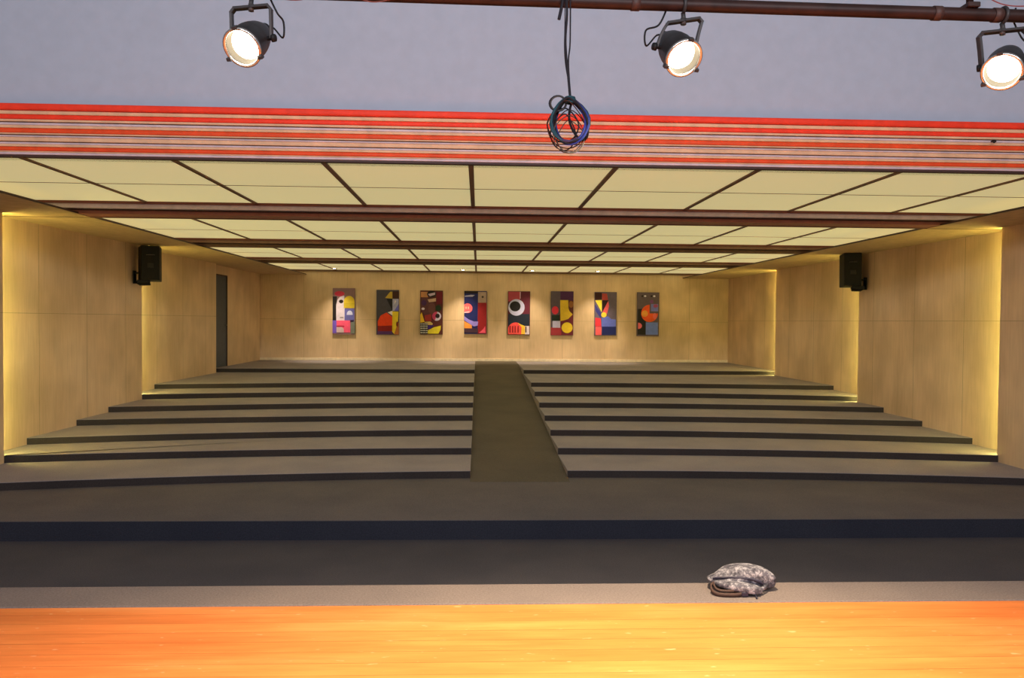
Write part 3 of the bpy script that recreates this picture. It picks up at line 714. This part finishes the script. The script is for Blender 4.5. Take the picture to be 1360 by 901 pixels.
# ------------------------------------------------------------------ camouflage backpack on the stage edge
ZB = ZST+.006
org = Vector((1.57, 4.53, ZB))
bp = thing('backpack', org, 'grey camouflage backpack lying on the stage edge', 'backpack')
def loft(secs, seg=28, pw=2.6):
    """secs: (centre x, centre y, half width across, top height, bottom z, across direction angle)"""
    mb = MB(); vs = []
    for (x_, y_, hw_, zt_, zb_, an) in secs:
        dx, dy = math.cos(an), math.sin(an); zc = (zt_+zb_)/2; hz = (zt_-zb_)/2
        for k in range(seg):
            a_ = 2*PI*k/seg; ca, sa = math.cos(a_), math.sin(a_)
            s1 = math.copysign(abs(ca)**(2/pw), ca); s2 = math.copysign(abs(sa)**(2/pw), sa)
            wob = 1+.03*math.sin(5*a_+x_*40)
            vs.append((x_+dx*hw_*s1*wob, y_+dy*hw_*s1*wob, ZB+max(.0015, zc+hz*s2*wob)))
    n = len(secs)
    fs = [(i*seg+k, i*seg+(k+1) % seg, (i+1)*seg+(k+1) % seg, (i+1)*seg+k) for i in range(n-1) for k in range(seg)]
    fs += [tuple(range(seg-1, -1, -1)), tuple((n-1)*seg+k for k in range(seg))]
    return mb.add(vs, fs, 0, True)
# main body: thin flap end at the left, full base at the right
an = PI/2+.28
loft([(1.392, 4.59, .03, .058, .040, an), (1.415, 4.59, .06, .066, .036, an), (1.45, 4.592, .080, .072, .028, an), (1.485, 4.598, .092, .088, .012, an), (1.52, 4.602, .100, .115, .004, an), (1.55, 4.604, .102, .130, .002, an), (1.60, 4.606, .103, .135, .002, an), (1.66, 4.606, .103, .135, .002, an), (1.71, 4.604, .100, .127, .003, an), (1.748, 4.60, .088, .110, .010, an), (1.770, 4.60, .055, .084, .03, an)], 28, 2.9).build('main_body', M_CAMO, bp, 0, 1)
# front pocket that slopes down towards the stage
loft([(1.395, 4.55, .03, .060, .042, an), (1.43, 4.515, .05, .066, .034, an), (1.48, 4.495, .058, .070, .024, an), (1.54, 4.478, .060, .072, .016, an), (1.60, 4.470, .056, .066, .008, an), (1.65, 4.478, .040, .052, .008, an), (1.675, 4.49, .02, .04, .012, an)], 28, 2.9).build('front_pocket', M_CAMO, bp, 0, 1)
zp = MB(); zp.tube([Vector(p) for p in ((1.405, 4.56, ZB+.068), (1.45, 4.545, ZB+.080), (1.50, 4.53, ZB+.086), (1.56, 4.513, ZB+.088), (1.62, 4.502, ZB+.082), (1.66, 4.50, ZB+.070), (1.685, 4.495, ZB+.052))], .0065, 6)
zp.build('zip', M_NAVYSTRAP, bp)
def strap(pts, w, th, m, name):
    P = [Vector(p) for p in pts]; out = []
    for i in range(len(P)-1):
        a0 = P[max(0, i-1)]; a1 = P[i]; a2 = P[i+1]; a3 = P[min(len(P)-1, i+2)]
        for k in range(5):
            t_ = k/5; out.append(.5*((2*a1)+(-a0+a2)*t_+(2*a0-5*a1+4*a2-a3)*t_*t_+(-a0+3*a1-3*a2+a3)*t_**3))
    out.append(P[-1])
    mb = MB(); vs = []
    for i, p_ in enumerate(out):
        D = (out[min(i+1, len(out)-1)]-out[max(i-1, 0)]).normalized(); Wd = Vector((0, 0, 1)); Wd = (Wd-D*Wd.dot(D)).normalized(); N = D.cross(Wd)
        for a_, b_ in ((-1, -1), (1, -1), (1, 1), (-1, 1)): 
            q_ = p_+Wd*w*a_+N*th*b_; q_.z = max(q_.z, ZB+.001); vs.append(q_)
    n = len(out); fs = [(4*i+k, 4*i+(k+1) % 4, 4*i+4+(k+1) % 4, 4*i+4+k) for i in range(n-1) for k in range(4)]+[(3, 2, 1, 0), (4*n-4, 4*n-3, 4*n-2, 4*n-1)]
    mb.add(vs, fs, 0, True); return mb.build(name, m, bp)
strap([(1.415, 4.54, ZB+.050), (1.382, 4.515, ZB+.042), (1.378, 4.475, ZB+.022), (1.405, 4.445, ZB+.014), (1.455, 4.432, ZB+.014), (1.51, 4.43, ZB+.015), (1.555, 4.44, ZB+.022), (1.575, 4.46, ZB+.03)], .011, .004, M_STRAP, 'shoulder_strap')
strap([(1.40, 4.525, ZB+.046), (1.40, 4.49, ZB+.034), (1.425, 4.462, ZB+.028), (1.475, 4.45, ZB+.030), (1.53, 4.452, ZB+.034), (1.575, 4.468, ZB+.036)], .008, .004, M_STRAP, 'shoulder_strap')
MB().obox((1.555, 4.434, ZB+.018), (Vector((1, .1, 0)).normalized(), Vector((-.1, 1, 0)).normalized(), Vector((0, 0, 1))), (.020, .010, .013), .004).build('buckle', M_NAVYSTRAP, bp)
strap([(1.60, 4.44, ZB+.03), (1.615, 4.425, ZB+.018), (1.612, 4.405, ZB+.008), (1.617, 4.395, ZB+.004)], .006, .002, M_NAVYSTRAP, 'strap_tail')
strap([(1.60, 4.425, ZB+.028), (1.66, 4.46, ZB+.034), (1.71, 4.505, ZB+.042), (1.742, 4.55, ZB+.055)], .010, .006, M_CAMO, 'side_strap')
lp = MB(); lp.tube([Vector(p) for p in ((1.41, 4.60, ZB+.055), (1.386, 4.59, ZB+.066), (1.382, 4.56, ZB+.067), (1.392, 4.545, ZB+.062), (1.41, 4.545, ZB+.055))], .009, 8)
lp.build('grab_handle', M_CAMO, bp)

# ------------------------------------------------------------------ light
def spot(loc, target, energy, size, blend=.8, col=(1, .86, .66), r=.08):
    l = bpy.data.lights.new('spot', 'SPOT'); l.energy = energy; l.spot_size = size; l.spot_blend = blend; l.color = col; l.shadow_soft_size = r
    o = bpy.data.objects.new('spot', l); COL.objects.link(o); o.location = loc
    o.rotation_euler = (Vector(target)-Vector(loc)).to_track_quat('-Z', 'Y').to_euler(); return o
def area(loc, target, sx, sy_, energy, col=(1, 1, 1), spread=PI):
    l = bpy.data.lights.new('area', 'AREA'); l.shape = 'RECTANGLE'; l.size = sx; l.size_y = sy_; l.energy = energy; l.color = col; l.spread = spread
    o = bpy.data.objects.new('area', l); COL.objects.link(o); o.location = loc
    o.rotation_euler = (Vector(target)-Vector(loc)).to_track_quat('-Z', 'Z').to_euler(); return o
for (L, d), e in zip(LAMPS, (240, 1100, 90)):
    spot(L, L+Vector((0, -.18, -1)), e, math.radians(122), 1.0, (1, .80, .52), .06)
# downlights washing the back wall
for ob in list(scn.objects):
    if ob.name.startswith('downlight'):
        spot(ob.location+Vector((0, -.0, -.03)), ob.location+Vector((0, .20, -1)), 185, math.radians(76), 1.0, (1, .82, .55), .05)
# unseen area light added high behind the camera to fill stage and hall
area((.5, -2.2, EYE+2.6), (.5, 7, EYE+1.4), 9, .5, 500, (.96, .95, 1.0))
w = bpy.data.worlds.new('world'); scn.world = w; w.use_nodes = True
bg = w.node_tree.nodes['Background']; bg.inputs[0].default_value = (.80, .78, .84, 1); bg.inputs[1].default_value = .25

vs_ = scn.view_settings; vs_.view_transform = 'Standard'; vs_.look = 'None'; vs_.gamma = 1; vs_.use_curve_mapping = False; vs_.exposure = 0.0
for o in scn.objects:
    if '_o' in o: del o['_o']
